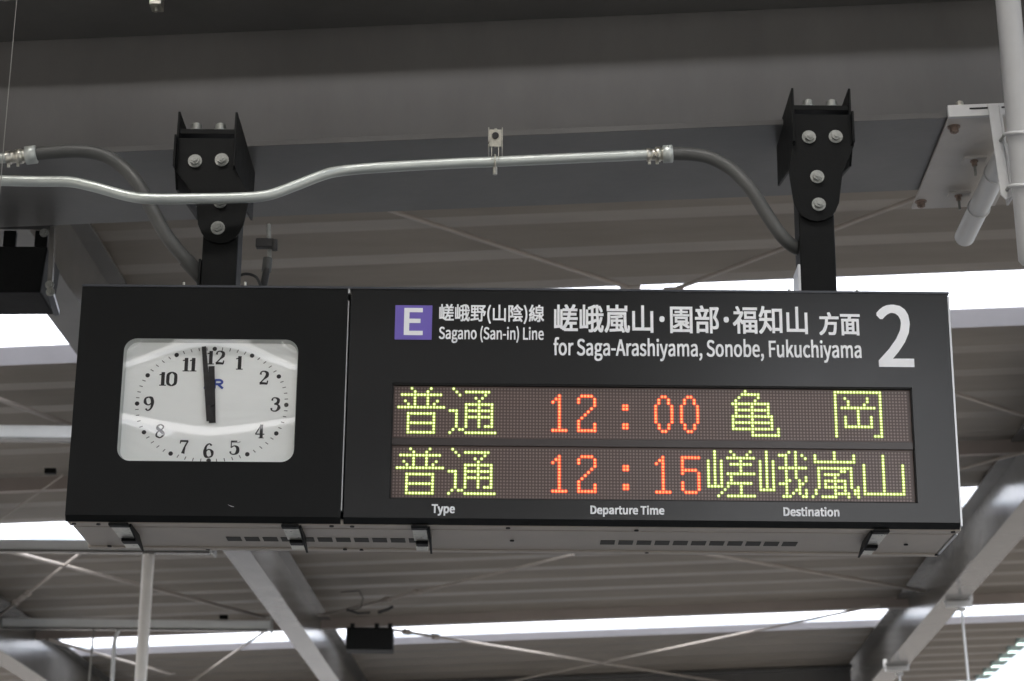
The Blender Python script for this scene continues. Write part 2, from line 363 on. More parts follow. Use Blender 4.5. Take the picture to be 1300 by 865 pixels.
# window rectangles on the sign front
cx0, cx1 = (S(157, 440)[0]+S(149, 575)[0])/2, (S(378.5, 440)[0]+S(373.5, 575)[0])/2
cz1, cz0 = S(265, 430.5)[1], S(265, 586)[1]
wx0, wx1 = S(496, 560)[0], S(1161.3, 560)[0]
wz1, wz0 = S(830, 489)[1], S(830, 636)[1]
BEV = .014
hole_c = rrect(cx0, cx1, cz0, cz1, .032)
hole_w = [(wx0, wz0), (wx1, wz0), (wx1, wz1), (wx0, wz1)]
ring_panel(X0, SX-.0035, Z0, Z1, hole_c, YF, .031, BEV, 'clock_panel', 'clockface')
ring_panel(SX+.0035, X1-.005, Z0, Z1, hole_w, YF+.0005, .031, BEV, 'display_panel', 'face')
MB().box((X1-.0045, YF-.001, Z0+.006), (X1, YF+.03, Z1-.006)).build('edge_trim', 'trim', board)
MB().box((SX-.0034, YF+.002, Z0+.03), (SX-.0008, YF+.02, Z1-.03)).build('edge_trim', 'trim', board)
MB().box((SX-.004, YF-.0015, Z1-.012), (SX+.0005, YF+.010, Z1+.001)).build('seam_clip', 'trim', board)
MB().box((X0, YF-.002, Z1+.0005), (X1, YF+.02, Z1+.006)).build('top_trim', 'darktrim', board)
# housing: back, sides, top, then the underside pieces
hb = MB()
hb.box((X0+.006, YF+.0325, Z0+.030), (X1-.006, YF+D-.002, Z1-.001))
hb.build('housing', 'black', board, bevel=.003)
MB().box((X0+.004, YF+.016, Z0-.002), (X1-.001, YF+.050, Z0+.013)).build('front_lip', 'under', board, bevel=.002)
MB().box((X0+.012, YF+.051, Z0+.014), (X1-.012, YF+.066, Z0+.028)).build('hinge_gap', 'gap', board)
MB().box((X0+.008, YF+.067, Z0+.000), (X1-.008, YF+D-.026, Z0+.028)).build('bottom_tray', 'under', board, bevel=.002)
MB().box((X0+.004, YF+D-.025, Z0-.004), (X1-.004, YF+D, Z0+.060)).build('rear_lip', 'under', board, bevel=.002)
MB().box((X1-.0075, YF+.055, Z0-.003), (X1-.001, YF+D-.026, Z0+.030)).build('edge_trim', 'trim', board)
# vent slots in two rows
sp = .0453
sm_ = None
def at_under(px, py): return at_z(px, py, Z0)
for xs, n in ((288, 11), (762, 11)):
    a = at_under(xs, 684 if xs < 600 else 688.5)
    for i in range(n):
        if sm_ is None:
            sm_ = MB().box((a.x, a.y-.022, Z0-.0012), (a.x+.036, a.y+.022, Z0+.002)).build('vent_slot', 'slot', board); base_x = a.x; base_y = a.y
        else:
            o = sm_.copy(); COL.objects.link(o); o.location = sm_.location+Vector((a.x+i*sp-base_x, a.y-base_y, 0))
# screws in the underside
for px, py in ((139, 693), (264, 697), (438, 697), (459, 697.5), (421, 667.5), (447, 668), (94, 664.5), (821, 701), (1150, 691), (650, 686), (1189, 704), (1210, 675), (808, 673), (125, 665), (645, 670)):
    p = at_z(px, py, Z0-.002)
    MB().cyl(p, p-Vector((0, 0, .003)), .0055, 10).build('screw', 'gap', board)
# toggle latches
def latch(px0, px1, label=None, flip=1):
    a = at_z(px0, 668, Z0-.003); b = at_z(px1, 668, Z0-.003); x0, x1 = a.x, b.x; w = x1-x0; y = YF
    MB().box((x0, y+.004, Z0-.010), (x1, y+.030, Z0-.0025)).build('latch', 'black', board, bevel=.002)
    l = bpy.data.objects[-1] if False else None
    hb_ = MB().box((x0+.002, y+.031, Z0-.009), (x1-.002, y+.150, Z0-.004)).build('latch_plate', 'zinc', board, bevel=.0015)
    MB().box((x0+.006, y+.151, Z0-.016), (x1-.004, y+.185, Z0-.003)).build('latch', 'black', board, bevel=.002)
    MB().box((x0+.004, y+.186, Z0-.014), (x1-.006, y+.240, Z0-.006)).build('latch_plate', 'zinc', board, bevel=.0015)
    xs = x1 if flip > 0 else x0
    MB().prism([Vector((xs, y+.02, Z0-.002)), Vector((xs, y+.14, Z0-.002)), Vector((xs, y+.22, Z0-.026)), Vector((xs, y+.12, Z0-.022)), Vector((xs, y+.02, Z0-.010))], (.005*flip, 0, 0)).build('latch_lever', 'black', board)
latch(141, 166); latch(358, 380); latch(522, 543); latch(1112, 1133, flip=-1)
# studs on top
for px, hgt in ((233, 11), (311, 12), (425, 6), (413, 3), (486, 4), (377, 3), (365, 3), (530, 3), (1002, 9), (1088, 9), (1108, 6), (1122, 3), (1137, 4), (1168, 4), (147, 3), (190, 3)):
    x = S(px, 366, YF+.06)[0]; hh = hgt/526
    MB().cyl((x, YF+.06, Z1-.001), (x, YF+.06, Z1+.014+hh), .0035, 8).build('stud', 'zinc', board)

# ---- header lettering
def fonts():
    d = None
    for dd in (os.path.join(bpy.utils.resource_path('LOCAL'), 'datafiles', 'fonts'), bpy.utils.system_resource('DATAFILES', path='fonts')):
        f = os.path.join(dd, 'Noto Sans CJK Regular.woff2') if dd else ''
        if f and os.path.exists(f):
            try: return bpy.data.fonts.load(f)
            except Exception: pass
    return None
CJK = fonts()
def text(s, box, m='print', bold=.012, name='lettering', y=YF-.0008, font=None, parent=None, keep=False, label=None):
    """lettering filling the box (x0, x1, z0, z1) on the sign front"""
    c = bpy.data.curves.new('t', 'FONT'); c.body = s; c.size = 1; c.offset = 0; c.extrude = 0; c.resolution_u = 4
    if font or CJK: c.font = font or CJK
    o = bpy.data.objects.new('t', c); COL.objects.link(o)
    bpy.context.view_layer.update()
    me = bpy.data.meshes.new_from_object(o.evaluated_get(bpy.context.evaluated_depsgraph_get()))
    bpy.data.objects.remove(o); bpy.data.curves.remove(c)
    xs = [v.co.x for v in me.vertices]; zs = [v.co.y for v in me.vertices]
    ax, bx_, az, bz = min(xs), max(xs), min(zs), max(zs); x0, x1, z0, z1 = box
    org = Vector(((x0+x1)/2, y, (z0+z1)/2))
    for v in me.vertices:
        v.co = Vector((x0+(v.co.x-ax)/(bx_-ax)*(x1-x0), y-v.co.z*.1, z0+(v.co.y-az)/(bz-az)*(z1-z0)))-org
    vs = [v.co.copy() for v in me.vertices]; fs = [tuple(p.vertices) for p in me.polygons]; b = bold*(bz-az and (z1-z0)/(bz-az)); nv = len(vs); V_ = []; F_ = []
    for k, (dx, dz) in enumerate(((0, 0), (1, 0), (-1, 0), (0, 1), (0, -1), (1, 1), (-1, 1), (1, -1), (-1, -1))):
        V_ += [v+Vector((dx*b, -k*.00004, dz*b)) for v in vs]; F_ += [tuple(i+k*nv for i in f) for f in fs]
    me = bpy.data.meshes.new(name); me.from_pydata([tuple(v) for v in V_], [], F_)
    me.name = name; me.materials.clear(); me.materials.append(M[m])
    q = bpy.data.objects.new(name, me); COL.objects.link(q); par = parent or board; q.parent = par; q.location = org-parent_loc(par)
    return q
def pbox(x0, x1, yt, yb):
    ym = (yt+yb)/2; xm = (x0+x1)/2
    return (S(x0, ym)[0], S(x1, ym)[0], S(xm, yb)[1], S(xm, yt)[1])
a = pbox(501.5, 548.5, 388, 431.5)
sq = MB().box((a[0], YF-.0012, a[2]), (a[1], YF-.0002, a[3])).build('line_square', 'purple', board)
text('E', pbox(514, 536, 392.5, 425), bold=.008, y=YF-.002, parent=sq, name='letter')
text('嵯峨野(山陰)線', pbox(558, 690.5, 387, 411), bold=.0055)
text('Sagano (San-in) Line', pbox(557.5, 690, 414.5, 436), bold=.0055)
text('嵯峨嵐山･園部･福知山', pbox(704, 1024.5, 388.5, 423), bold=.0055)
text('方面', pbox(1040.5, 1091, 397.5, 425.5), bold=.008)
text('for Saga-Arashiyama, Sonobe, Fukuchiyama', pbox(703, 1093, 430.5, 459.5), bold=.0055)
text('2', pbox(1115, 1157.5, 388.5, 465), bold=.0045, name='platform_number')
text('Type', pbox(548.5, 577, 641, 654.5), bold=.012)
text('Departure Time', pbox(750, 843, 642.5, 656), bold=.012)
text('Destination', pbox(995, 1065, 644.5, 655.5), bold=.012)

# ---- LED display
LY = YF+.010
MB().box((wx0+.0005, YF+.0125, wz0-.002), (wx1-.0005, YF+.0132, wz1+.002)).build('display_back', 'ledbase', board)
w_in = MB()
for (x0, x1, z0, z1) in ((wx0-.001, wx0+.003, wz0, wz1), (wx1-.003, wx1+.001, wz0, wz1), (wx0, wx1, wz1-.004, wz1), (wx0, wx1, wz0, wz0+.003)):
    w_in.box((x0, YF+.003, z0), (x1, YF+.0122, z1))
w_in.build('window_frame', 'gap', board)
xa, xb = S(502, 524, LY)[0], S(1118, 526, LY)[0]; PX = (xb-xa)/151
rows = []
for y0, y14, xm in ((494.2, 549.8, 600), (570.9, 627.0, 600)):
    z0_ = S(xm, y0, LY)[1]; z1_ = S(xm, y14, LY)[1]; rows.append((z0_, (z0_-z1_)/14))
dv = MB().box((wx0+.004, LY-.004, rows[1][0]+PX*1.2), (wx1-.004, LY+.0015, rows[0][0]-rows[0][1]*15-PX*.9)); dv.build('row_divider', 'divider', board)
def disc(mb, x, z, r, y, n=8):
    mb.add([(x+r*math.cos(2*math.pi*k/n), y, z+r*math.sin(2*math.pi*k/n)) for k in range(n)], [tuple(range(n))])
G = {}
def glyph(name, **r):
    s = set()
    for k, v in r.items():
        for it in v:
            if isinstance(it, tuple): s |= {(c, int(k[1:])) for c in range(it[0], it[1]+1)}
            else: s.add((it, int(k[1:])))
    G[name] = s
glyph('普', r0=[4, 10], r1=[5, 9], r2=[(1, 13)], r3=[5, 9], r4=[5, 9, 2, 12], r5=[5, 9, 3, 11], r6=[(0, 14)], r8=[(3, 11)], r9=[3, 11], r10=[3, 11], r11=[(3, 11)], r12=[3, 11], r13=[3, 11], r14=[(3, 11)])
glyph('通', r0=[1], r1=[2, (5, 12)], r2=[3, 11], r3=[8, 10], r4=[9], r5=[(5, 13)], r6=[5, 9, 13], r7=[(0, 2), (5, 13)], r8=[2, 5, 9, 13], r9=[2, (5, 13)], r10=[2, 5, 9, 13], r11=[2, 5, 9, 13], r12=[2, 5, 9, (11, 13)], r13=[1, 3, 4], r14=[0, (5, 14)])
glyph('1', r2=[2], r3=[1, 2], r4=[0, 2], **{'r%d' % k: [2] for k in range(5, 13)}, r13=[(0, 4)])
glyph('2', r2=[(1, 4)], r3=[0, 5], r4=[0, 5], r5=[5], r6=[4], r7=[3], r8=[2], r9=[1], r10=[0], r11=[0, 5], r12=[0, 5], r13=[(0, 5)])
glyph('0', r2=[2, 3], r3=[1, 4], r4=[1, 4], **{'r%d' % k: [0, 5] for k in range(5, 11)}, r11=[1, 4], r12=[1, 4], r13=[2, 3])
glyph('5', r2=[(0, 5)], r3=[0], r4=[0], r5=[0], r6=[(0, 4)], r7=[0, 5], r8=[5], r9=[5], r10=[0, 5], r11=[0, 5], r12=[0, 5], r13=[(1, 4)])
glyph(':', r5=[0, 1], r6=[0, 1], r11=[0, 1], r12=[0, 1])
glyph('亀', r0=[4], r1=[(3, 8)], r2=[2, 8], r3=[1, 7], r4=[(0, 11)], r5=[1, 6, 11], r6=[(1, 11)], r7=[1, 6, 11], r8=[(0, 12)], r9=[0, 6, 12], r10=[(0, 12)], r11=[0, 6, 12], r12=[(0, 12), 14], r13=[6, 14], r14=[(6, 14)])
glyph('岡', r0=[(0, 14)], r1=[0, 14], r2=[0, 14, 3, 10], r3=[0, 14, 4, 10], r4=[0, 14, 4, 9], r5=[0, 14, (2, 12)], r6=[0, 14, 7], r7=[0, 14, 7], r8=[0, 14, 7, 3, 11], r9=[0, 14, 7, 3, 11], r10=[0, 14, 7, 3, 11], r11=[0, 14, (3, 11)], r12=[0, 14], r13=[0, 14], r14=[0, (12, 14)])
glyph('嵯', r0=[2, 7, 13], r1=[2, 8, 12], r2=[2, (6, 14)], r3=[0, 2, 4, 10], r4=[0, 2, 4, (7, 13)], r5=[0, 2, 4, 10], r6=[0, 2, 4, 10], r7=[0, 2, 4, (6, 14)], r8=[0, 2, 4, 7], r9=[0, 2, 4, 7], r10=[0, 2, 4, (6, 13)], r11=[(0, 4), 6, 10], r12=[5, 10], r13=[4, 10], r14=[3, (6, 14)])
glyph('峨', r0=[2, 9, 11], r1=[2, (6, 8), 11, 13], r2=[2, 8, 11, 14], r3=[0, 2, 4, 8, 11], r4=[0, 2, 4, 8, 11], r5=[0, 2, 4, (6, 14)], r6=[0, 2, 4, 8, 11], r7=[0, 2, 4, 8, 11], r8=[0, 2, 4, 8, 11, 14], r9=[0, 2, 4, 8, 9, 12, 14], r10=[0, 2, 4, (6, 8), 12, 13], r11=[0, 2, 4, 8, 12], r12=[(0, 4), 8, 11, 12, 14], r13=[8, 10, 12, 14], r14=[(7, 9), 13, 14])
glyph('嵐', r0=[7], r1=[1, 7, 13], r2=[1, 7, 13], r3=[(1, 13)], r5=[(2, 12)], r6=[2, 9, 10, 12], r7=[2, (4, 8), 12], r8=[2, 7, 12], r9=[2, (4, 10), 12], r10=[2, 4, 7, 10, 12], r11=[2, (4, 10), 12, 14], r12=[1, 7, 10, 13, 14], r13=[1, (7, 11), 13, 14], r14=[0, (3, 7), 11, 14])
glyph('山', r1=[6], r2=[6], r3=[6], **{'r%d' % k: [0, 6, 12] for k in range(4, 13)}, r13=[(0, 12)])
LINES = [(0, [('普', 1, 'y'), ('通', 17, 'y'), ('1', 49, 'r'), ('2', 57, 'r'), (':', 71, 'r'), ('0', 81, 'r'), ('0', 89, 'r'), ('亀', 105, 'y'), ('岡', 137, 'y')]),
         (1, [('普', 1, 'y'), ('通', 17, 'y'), ('1', 49, 'r'), ('2', 57, 'r'), (':', 71, 'r'), ('1', 81, 'r'), ('5', 89, 'r'), ('嵯', 97, 'y'), ('峨', 113, 'y'), ('嵐', 129, 'y'), ('山', 145, 'y')])]
for li, items in LINES:
    zt, pz = rows[li]; lit = set()
    for ch, c0, k in items:
        core = MB(); ringm = MB()
        for (c, r) in G[ch]:
            lit.add((c+c0, r)); x = xa+(c+c0)*PX; z = zt-r*pz
            disc(core, x, z, PX*.37, LY-.0016); disc(ringm, x, z, PX*(.60 if k == 'y' else .66), LY-.0010)  # oversized glowing ring discs paint the halo around each lit diode
        rg = ringm.build('led_character', 'yelring' if k == 'y' else 'redring', board)
        core.build('led_core', 'yel' if k == 'y' else 'red', rg)
    un = MB()
    for c in range(0, 160):
        for r in range(16):
            if (c, r) not in lit: disc(un, xa+c*PX, zt-r*pz, PX*.34, LY-.0004, 6)
    bd = MB().box((xa-PX*.7, LY, zt-15*pz-pz*.7), (xa+159*PX+PX*.7, LY+.002, zt+pz*.7)).build('led_row', 'ledbase', board)
    tag(un.build('unlit_dots', 'leddot', bd), kind='stuff')

# ---- clock
CY = YF+.022
dial = MB().prism([Vector((x, CY, z)) for x, z in rrect(cx0-.004, cx1+.004, cz0-.004, cz1+.004, .034)], (0, .004, 0)).build('clock_face', 'dial', board)
bz = MB(); inner = rrect(cx0+.0035, cx1-.0035, cz0+.0035, cz1-.0035, .0285); n = len(inner)
bz.add([Vector((x, YF+.001, z)) for x, z in hole_c]+[Vector((x, CY-.0002, z)) for x, z in inner], [(i, (i+1) % n, n+(i+1) % n, n+i) for i in range(n)])
bz.build('bezel', 'bezel', dial)
ccx, ccz = S(268.8, 513.5, CY)
rx = (S(364, 513, CY)[0]-S(174.5, 513, CY)[0])/2; rz = (S(268, 442, CY)[1]-S(268, 586, CY)[1])/2*.985
dots = MB()
for k in range(60):
    a = math.radians(90-6*k)
    # the ring of marks is squarish: a superellipse
    ca, sa = math.cos(a), math.sin(a); ex = 2.15
    q = (abs(ca)**ex+abs(sa)**ex)**(-1/ex); x = ccx+rx*ca*q; z = ccz+rz*sa*q
    if k % 5 == 0: 
        b = MB(); b.add([Vector((x+.0057*math.cos(t*math.pi/5), CY-.0006, z+.0057*math.sin(t*math.pi/5))) for t in range(10)], [tuple(range(10))]); b.build('hour_mark', 'ink', dial)
    else:
        d = Vector((ca/rx, 0, sa/rz)).normalized(); d = Vector((x-ccx, 0, z-ccz)).normalized(); s_ = Vector((-d.z, 0, d.x)); c = Vector((x, CY-.0006, z))
        dots.add([c-d*.0042-s_*.0011, c-d*.0042+s_*.0011, c+d*.0042+s_*.0011, c+d*.0042-s_*.0011], [(0, 1, 2, 3)])
dots.build('minute_track', 'tickink', dial)
def ribbon(mb, pts, ws, o, y):
    P_ = smooth_path([Vector((p[0], 0, p[1])) for p in pts], 6) if len(pts) > 2 else [Vector((p[0], 0, p[1])) for p in pts]
    n = len(P_); m = len(ws); L = []; R = []
    for i, p in enumerate(P_):
        t = (P_[min(i+1, n-1)]-P_[max(i-1, 0)]).normalized(); s_ = Vector((-t.z, 0, t.x)); f = i/(n-1)*(m-1); k = min(int(f), m-2); w = ws[k]+(ws[k+1]-ws[k])*(f-k)
        L.append(o+p+s_*w/2); R.append(o+p-s_*w/2)
    for q in L+R: q.y = y
    mb.add(L+R, [(i, i+1, n+i+1, n+i) for i in range(n-1)])
T_, K_ = .215, .085      # thick and thin strokes, for a letter 1 high
DG = {
 '0': [([(.32, 0), (.07, .17), (.04, .5), (.07, .83), (.32, 1)], [K_, T_, T_*1.1, T_, K_]), ([(.32, 1), (.57, .83), (.60, .5), (.57, .17), (.32, 0)], [K_, T_, T_*1.1, T_, K_])],
 '1': [([(.32, .02), (.32, 1)], [T_*1.15, T_*1.15]), ([(.32, .96), (.22, .84), (.06, .80)], [.1, K_, K_]), ([(.08, .035), (.56, .035)], [.07, .07])],
 '2': [([(.10, .74), (.14, .92), (.34, .985), (.56, .86), (.55, .64), (.34, .40), (.06, .10)], [.16, .09, K_, T_, T_*1.1, .10, K_]), ([(.05, .09), (.30, .10), (.60, .07)], [.18, .17, .15]), ([(.58, .05), (.62, .30)], [.10, K_])],
 '3': [([(.10, .78), (.16, .95), (.34, .985), (.54, .86), (.50, .62), (.26, .53)], [.15, .08, K_, T_, T_, K_]), ([(.26, .53), (.52, .47), (.60, .26), (.46, .06), (.28, .015), (.10, .08), (.07, .24)], [K_, .12, T_*1.15, .12, K_, .09, .15])],
 '4': [([(.44, .02), (.44, 1)], [T_, T_]), ([(.42, .98), (.24, .66), (.04, .32)], [K_, K_, K_]), ([(.02, .30), (.66, .30)], [.075, .075]), ([(.26, .03), (.62, .03)], [.06, .06])],
 '5': [([(.13, .98), (.13, .48)], [.075, .075]), ([(.11, .93), (.54, .93)], [.14, .14]), ([(.13, .50), (.36, .62), (.58, .48), (.58, .18), (.38, .015), (.14, .06), (.08, .22)], [K_, .08, T_, T_*1.15, .08, .08, .15])],
 '6': [([(.52, .86), (.36, .99), (.14, .82), (.06, .42), (.14, .10), (.34, .015)], [.13, K_, .13, T_*1.1, T_, K_]), ([(.34, .015), (.56, .12), (.58, .40), (.40, .58), (.22, .54), (.12, .40)], [K_, .13, T_, .09, K_, K_])],
 '7': [([(.06, .92), (.60, .92)], [.14, .14]), ([(.07, .98), (.05, .74)], [.08, K_]), ([(.60, .92), (.38, .50), (.26, .02)], [K_, .12, T_*1.15])],
 '8': [([(.32, .985), (.12, .86), (.16, .66), (.46, .44), (.58, .24), (.34, .015)], [K_, .13, T_, T_*1.1, .14, K_]), ([(.34, .015), (.08, .14), (.12, .40), (.46, .66), (.52, .86), (.32, .985)], [K_, .13, .10, K_, .11, K_])],
}
DG['9'] = [([(.64-x, 1-z) for x, z in p], w) for p, w in DG['6']]
for num, px, py in (('12', 273.5, 454.5), ('1', 304.4, 461), ('2', 334.8, 480), ('3', 349.3, 513.8), ('4', 329.8, 548), ('5', 297, 568.5), ('6', 264.9, 572.4), ('7', 233.7, 567.6), ('8', 203.5, 547.6), ('9', 189, 512.8), ('10', 212.6, 481.4), ('11', 241.2, 463.3)):
    x, z = S(px, py, CY); h = .0352; adv = .62 if num != '11' else .50; b = MB(); wt = adv*(len(num)-1)+.64
    for i, ch in enumerate(num):
        for q, (pts, ws) in enumerate(DG[ch]):
            ribbon(b, [(p[0]*h*.98+(i*adv-wt/2)*h, (p[1]-.5)*h) for p in pts], [w*h for w in ws], Vector((x, 0, z)), CY-.0007-q*.0001)
    b.build('numeral', 'ink', dial)
# railway mark printed in blue, half hidden by the hands
lx, lz = S(271.4, 493.5, CY); h = .0235; b = MB()
ribbon(b, [(-.9*h, .22*h), (-.9*h, .0), (-.35*h, .0), (-.18*h, .2*h), (-.18*h, h)], [.23*h]*5, Vector((lx, 0, lz)), CY-.0006)
b.add([Vector((lx+x*h, CY-.0008, lz+z*h)) for x, z in ((.02, 1), (.20, 1), (.20, 0), (.02, 0))], [(0, 1, 2, 3)])
ribbon(b, [(.1*h, .92*h), (.62*h, .92*h), (.86*h, .72*h), (.66*h, .5*h), (.1*h, .47*h)], [.23*h]*5, Vector((lx, 0, lz)), CY-.0009)
ribbon(b, [(.42*h, .47*h), (.95*h, 0)], [.24*h]*2, Vector((lx, 0, lz)), CY-.0010)
b.build('blue_mark', 'blue', dial)
mx, mz = S(301, 562.5, CY); b = MB(); ribbon(b, [(-.008, .001), (-.003, .003), (.002, .0), (.008, .003)], [.0012, .002, .0012, .002], Vector((mx, 0, mz)), CY-.0012); b.build('maker_mark', 'tickink', dial)
def hand(tip, tail, w0, w1, y, name):
    a = Vector((*S(*tip, y), 0)); t = Vector((*S(*tail, y), 0)); a = Vector((a.x, y, a.y)); t = Vector((t.x, y, t.y)); d = (a-t).normalized(); s_ = Vector((-d.z, 0, d.x))
    MB().prism([t-s_*w1/2, t+s_*w1/2, a+s_*w0/2, a-s_*w0/2], (0, .0012, 0)).build(name, 'ink', dial)
hand((268.5, 465), (269.5, 537), .0150, .0165, CY-.006, 'hour_hand')
hand((258.8, 440), (266.3, 534.5), .0105, .0160, CY-.0095, 'minute_hand')
q = Vector((ccx, CY-.001, ccz)); MB().cyl(q, q-Vector((0, .0115, 0)), .0075, 16).build('hand_hub', 'ink', dial)
# domed glass
gl = MB(); NX, NZ = 36, 26; xs_, zs_ = (cx0+cx1)/2, (cz0+cz1)/2; ax_, az_ = (cx1-cx0)/2-.001, (cz1-cz0)/2-.001; vs = []
for j in range(NZ+1):
    for i in range(NX+1):
        u_ = -1+2*i/NX; w_ = -1+2*j/NZ
        # squeeze the square grid towards the rounded corners
        k = 1-.045*(abs(u_)*abs(w_))**6
        dome = -.0078*(1-w_*w_)-.0016*(1-u_*u_)+.0026*(1-w_*w_)*(1-u_*u_)
        vs.append((xs_+ax_*u_*k, YF+.0022-dome, zs_+az_*w_*k))
gl.add(vs, [(j*(NX+1)+i, j*(NX+1)+i+1, (j+1)*(NX+1)+i+1, (j+1)*(NX+1)+i) for j in range(NZ) for i in range(NX)], True)
gl.build('clock_glass', 'glass', dial)
# a small scratch on the clock panel
sx, sz = S(294, 642.5); b = MB(); ribbon(b, [(-.009, .003), (0, -.001), (.006, -.002)], [.0006, .002, .0012], Vector((sx, 0, sz)), YF-.0004); b.build('paint_chip', 'trim', board)

# ================================================================ BRACKETS
def bracket(tag_, cx_plate, top_y, arm_px, arm_y, depth, hinge_bottom, side, holes, label, lean):
    """px numbers read on the front plate plane YB"""
    YB = 5.0
    def B(px, py, y=YB): return at_y(px, py, y)
    c = B(cx_plate, top_y); x = c.x; zt = c.z                                # side plates' top
    t = thing('hanging_bracket', label, 'bracket', (x, YB+.1, zt), 'black hanger brackets carrying the sign')
    hw = .077; th = .006; hh = .152
    for s in (-1, 1):
        x0 = x+s*hw
        pl = [Vector((x0, YB, zt)), Vector((x0, YB+depth, zt)), Vector((x0, YB+depth, zt-.145)), Vector((x0, YB+.035, zt-.205)), Vector((x0, YB, zt-.16))]
        MB().prism(pl, (th*(-s), 0, 0)).build('side_plate', 'black', t, bevel=.0012)
    zp = zt-.076
    MB().box((x-hw+th, YB+.006, zp+.016), (x+hw-th, YB+.13, zp+.030)).build('top_plate', 'black', t, bevel=.001)
    MB().box((x-hw+th+.001, YB+.131, zp+.036), (x+hw-th-.001, YB+.30, zp+.046)).build('clamp_plate', 'black', t, bevel=.001)
    for s in (-1, 1): hexbolt((x+s*.031, YB+.026, zp+.031), (0, 0, 1), .0135, .017, t, 'clamp_bolt')
    # front plate, tapering down to a rounded tongue
    fx = hw-.001; zb = B(arm_px, hinge_bottom).z; ax = B(arm_px, arm_y).x
    r = .052; o = [Vector((x-fx, YB+.002, zp+.002)), Vector((x+fx, YB+.002, zp+.002)), Vector((x+fx+.004, YB+.002, zp-.085)), Vector((ax+r+.018, YB+.002, zp-.16)), Vector((ax+r+.006, YB+.002, zb+.05))]
    for k in range(1, 8):
        a = math.pi*k/8; o.append(Vector((ax+r*math.cos(a), YB+.002, zb+.045-r*.9*math.sin(a))))
    o += [Vector((ax-r-.006, YB+.002, zb+.05)), Vector((ax-r-.016, YB+.002, zp-.16)), Vector((x-fx-.002, YB+.002, zp-.085))]
    MB().prism(o, (0, .007, 0)).build('front_plate', 'black', t, bevel=.001)
    for s in (-1, 1): MB().box((x+s*(fx+.001)-.003, YB-.018, zp-.083), (x+s*(fx+.001)+.003, YB+.001, zp+.004)).build('plate_lip', 'black', t, bevel=.001)
    for (px, py) in holes:
        p = B(px, py, YB); hexbolt((p.x, YB+.0015, p.z), (0, -1, 0), .0125, .009, t, 'bolt')
    # arm down into the sign
    MB().box((ax-.045, YB+.012, Z1+.004), (ax+.045, YB+.10, zb+.10)).build('arm', 'black', t, bevel=.004)
    MB().box((ax-.052, YB+.010, Z1+.004), (ax-.046, YB+.10, Z1+.10)).build('arm_edge', 'trim' if side < 0 else 'black', t)
    MB().box((ax+.046, YB+.02, Z1+.004), (ax+.066, YB+.09, Z1+.016)).build('foot_tab', 'black', t, bevel=.002)
    return t, x, zt, ax
brL = bracket('L', 264, 142, 277, 340, .40, 308, 1, ((247.5, 204.5), (281.5, 203), (279.5, 256), (276.5, 289.5)), 'black steel hanger bracket over the clock end, conduit passing in front', 0)
brR = bracket('R', 1042, 112, 1040, 340, .32, 280, -1, ((1027, 174), (1061, 173.5), (1037.5, 224.5), (1039.5, 259.5)), 'black steel hanger bracket over the right end, four bolts in view', 0)

# ================================================================ CONDUITS
def path(lst, k=8): return smooth_path([at_y(x, y, d) for x, y, d in lst], k)
t = thing('steel_conduit', 'bright galvanised conduit bending down in front of the left bracket', 'conduit', at_y(430, 218, 4.97))
MB().tube(path([(-60, 228, 4.98), (0, 229.5, 4.98), (50, 230.5, 4.98), (88, 231, 4.97), (118, 237, 4.96), (160, 248.5, 4.95), (190, 252.5, 4.94), (240, 252.5, 4.94), (300, 251.5, 4.95), (340, 248, 4.96), (375, 236, 4.98), (410, 222.5, 5.0), (435, 217, 5.02), (480, 213, 5.03), (560, 208.5, 5.05), (629, 205.5, 5.06), (740, 200.5, 5.07), (826, 196.5, 5.08)]), .0137, 16).build('tube', 'galv', t)
def connector(p, q, parent):
    p = Vector(p); q = Vector(q); d = (q-p).normalized(); L = (q-p).length
    MB().tube([p, p+d*L*.14, p+d*L*.15, p+d*L*.33, p+d*L*.34, p+d*L*.52, p+d*L*.53, p+d*L*.62], [.018, .018, .0155, .0155, .020, .020, .017, .017], 16).build('connector', 'zinc', parent)
    MB().tube([p+d*L*.62, p+d*L*.64, p+d*L*.97, q], [.020, .0255, .0255, .021], 8).build('lock_nut', 'galv', parent)
    for s in (.1, .4): 
        c = p+d*L*s-Vector((0, 0, .014)); MB().cyl(c, c-Vector((0, 0, .013)), .0045, 8).build('set_screw', 'zinc', parent)
connector(at_y(821, 196.8, 5.08), at_y(854, 195.5, 5.08), t)
t2 = thing('flexible_conduit', 'dark grey flexible conduit curving down into the right bracket arm', 'conduit', at_y(930, 225, 5.08), 'flexible conduits into the bracket arms')
MB().tube(path([(850, 195.5, 5.08), (880, 196.5, 5.08), (905, 202, 5.07), (932, 218, 5.06), (955, 243, 5.05), (974, 273, 5.05), (992, 299, 5.05), (1006, 312, 5.06), (1018, 318, 5.07)]), .0178, 16).build('tube', 'flex', t2)
t = thing('steel_conduit', 'short galvanised conduit end at the left edge of the picture', 'conduit', at_y(0, 201, 5.06))
MB().tube([at_y(-80, 204, 5.06), at_y(16, 200.5, 5.06)], .0135, 16).build('tube', 'galv', t)
connector(at_y(8, 201, 5.06), at_y(47, 196, 5.06), t)
t = thing('flexible_conduit', 'dark grey flexible conduit curving down beside the left bracket', 'conduit', at_y(170, 225, 5.06), 'flexible conduits into the bracket arms')
MB().tube(path([(42, 196, 5.06), (70, 193.5, 5.06), (105, 192.5, 5.06), (135, 199, 5.06), (160, 216, 5.06), (178, 238, 5.05), (195, 270, 5.05), (212, 300, 5.05), (232, 325, 5.06), (252, 347, 5.07), (262, 366, 5.08)]), .0180, 16).build('tube', 'flex', t)
p = at_y(236, 330, 5.06); q = at_y(256, 352, 5.07)
MB().cyl(p, q, .0205, 14).build('sleeve', 'flex', t)
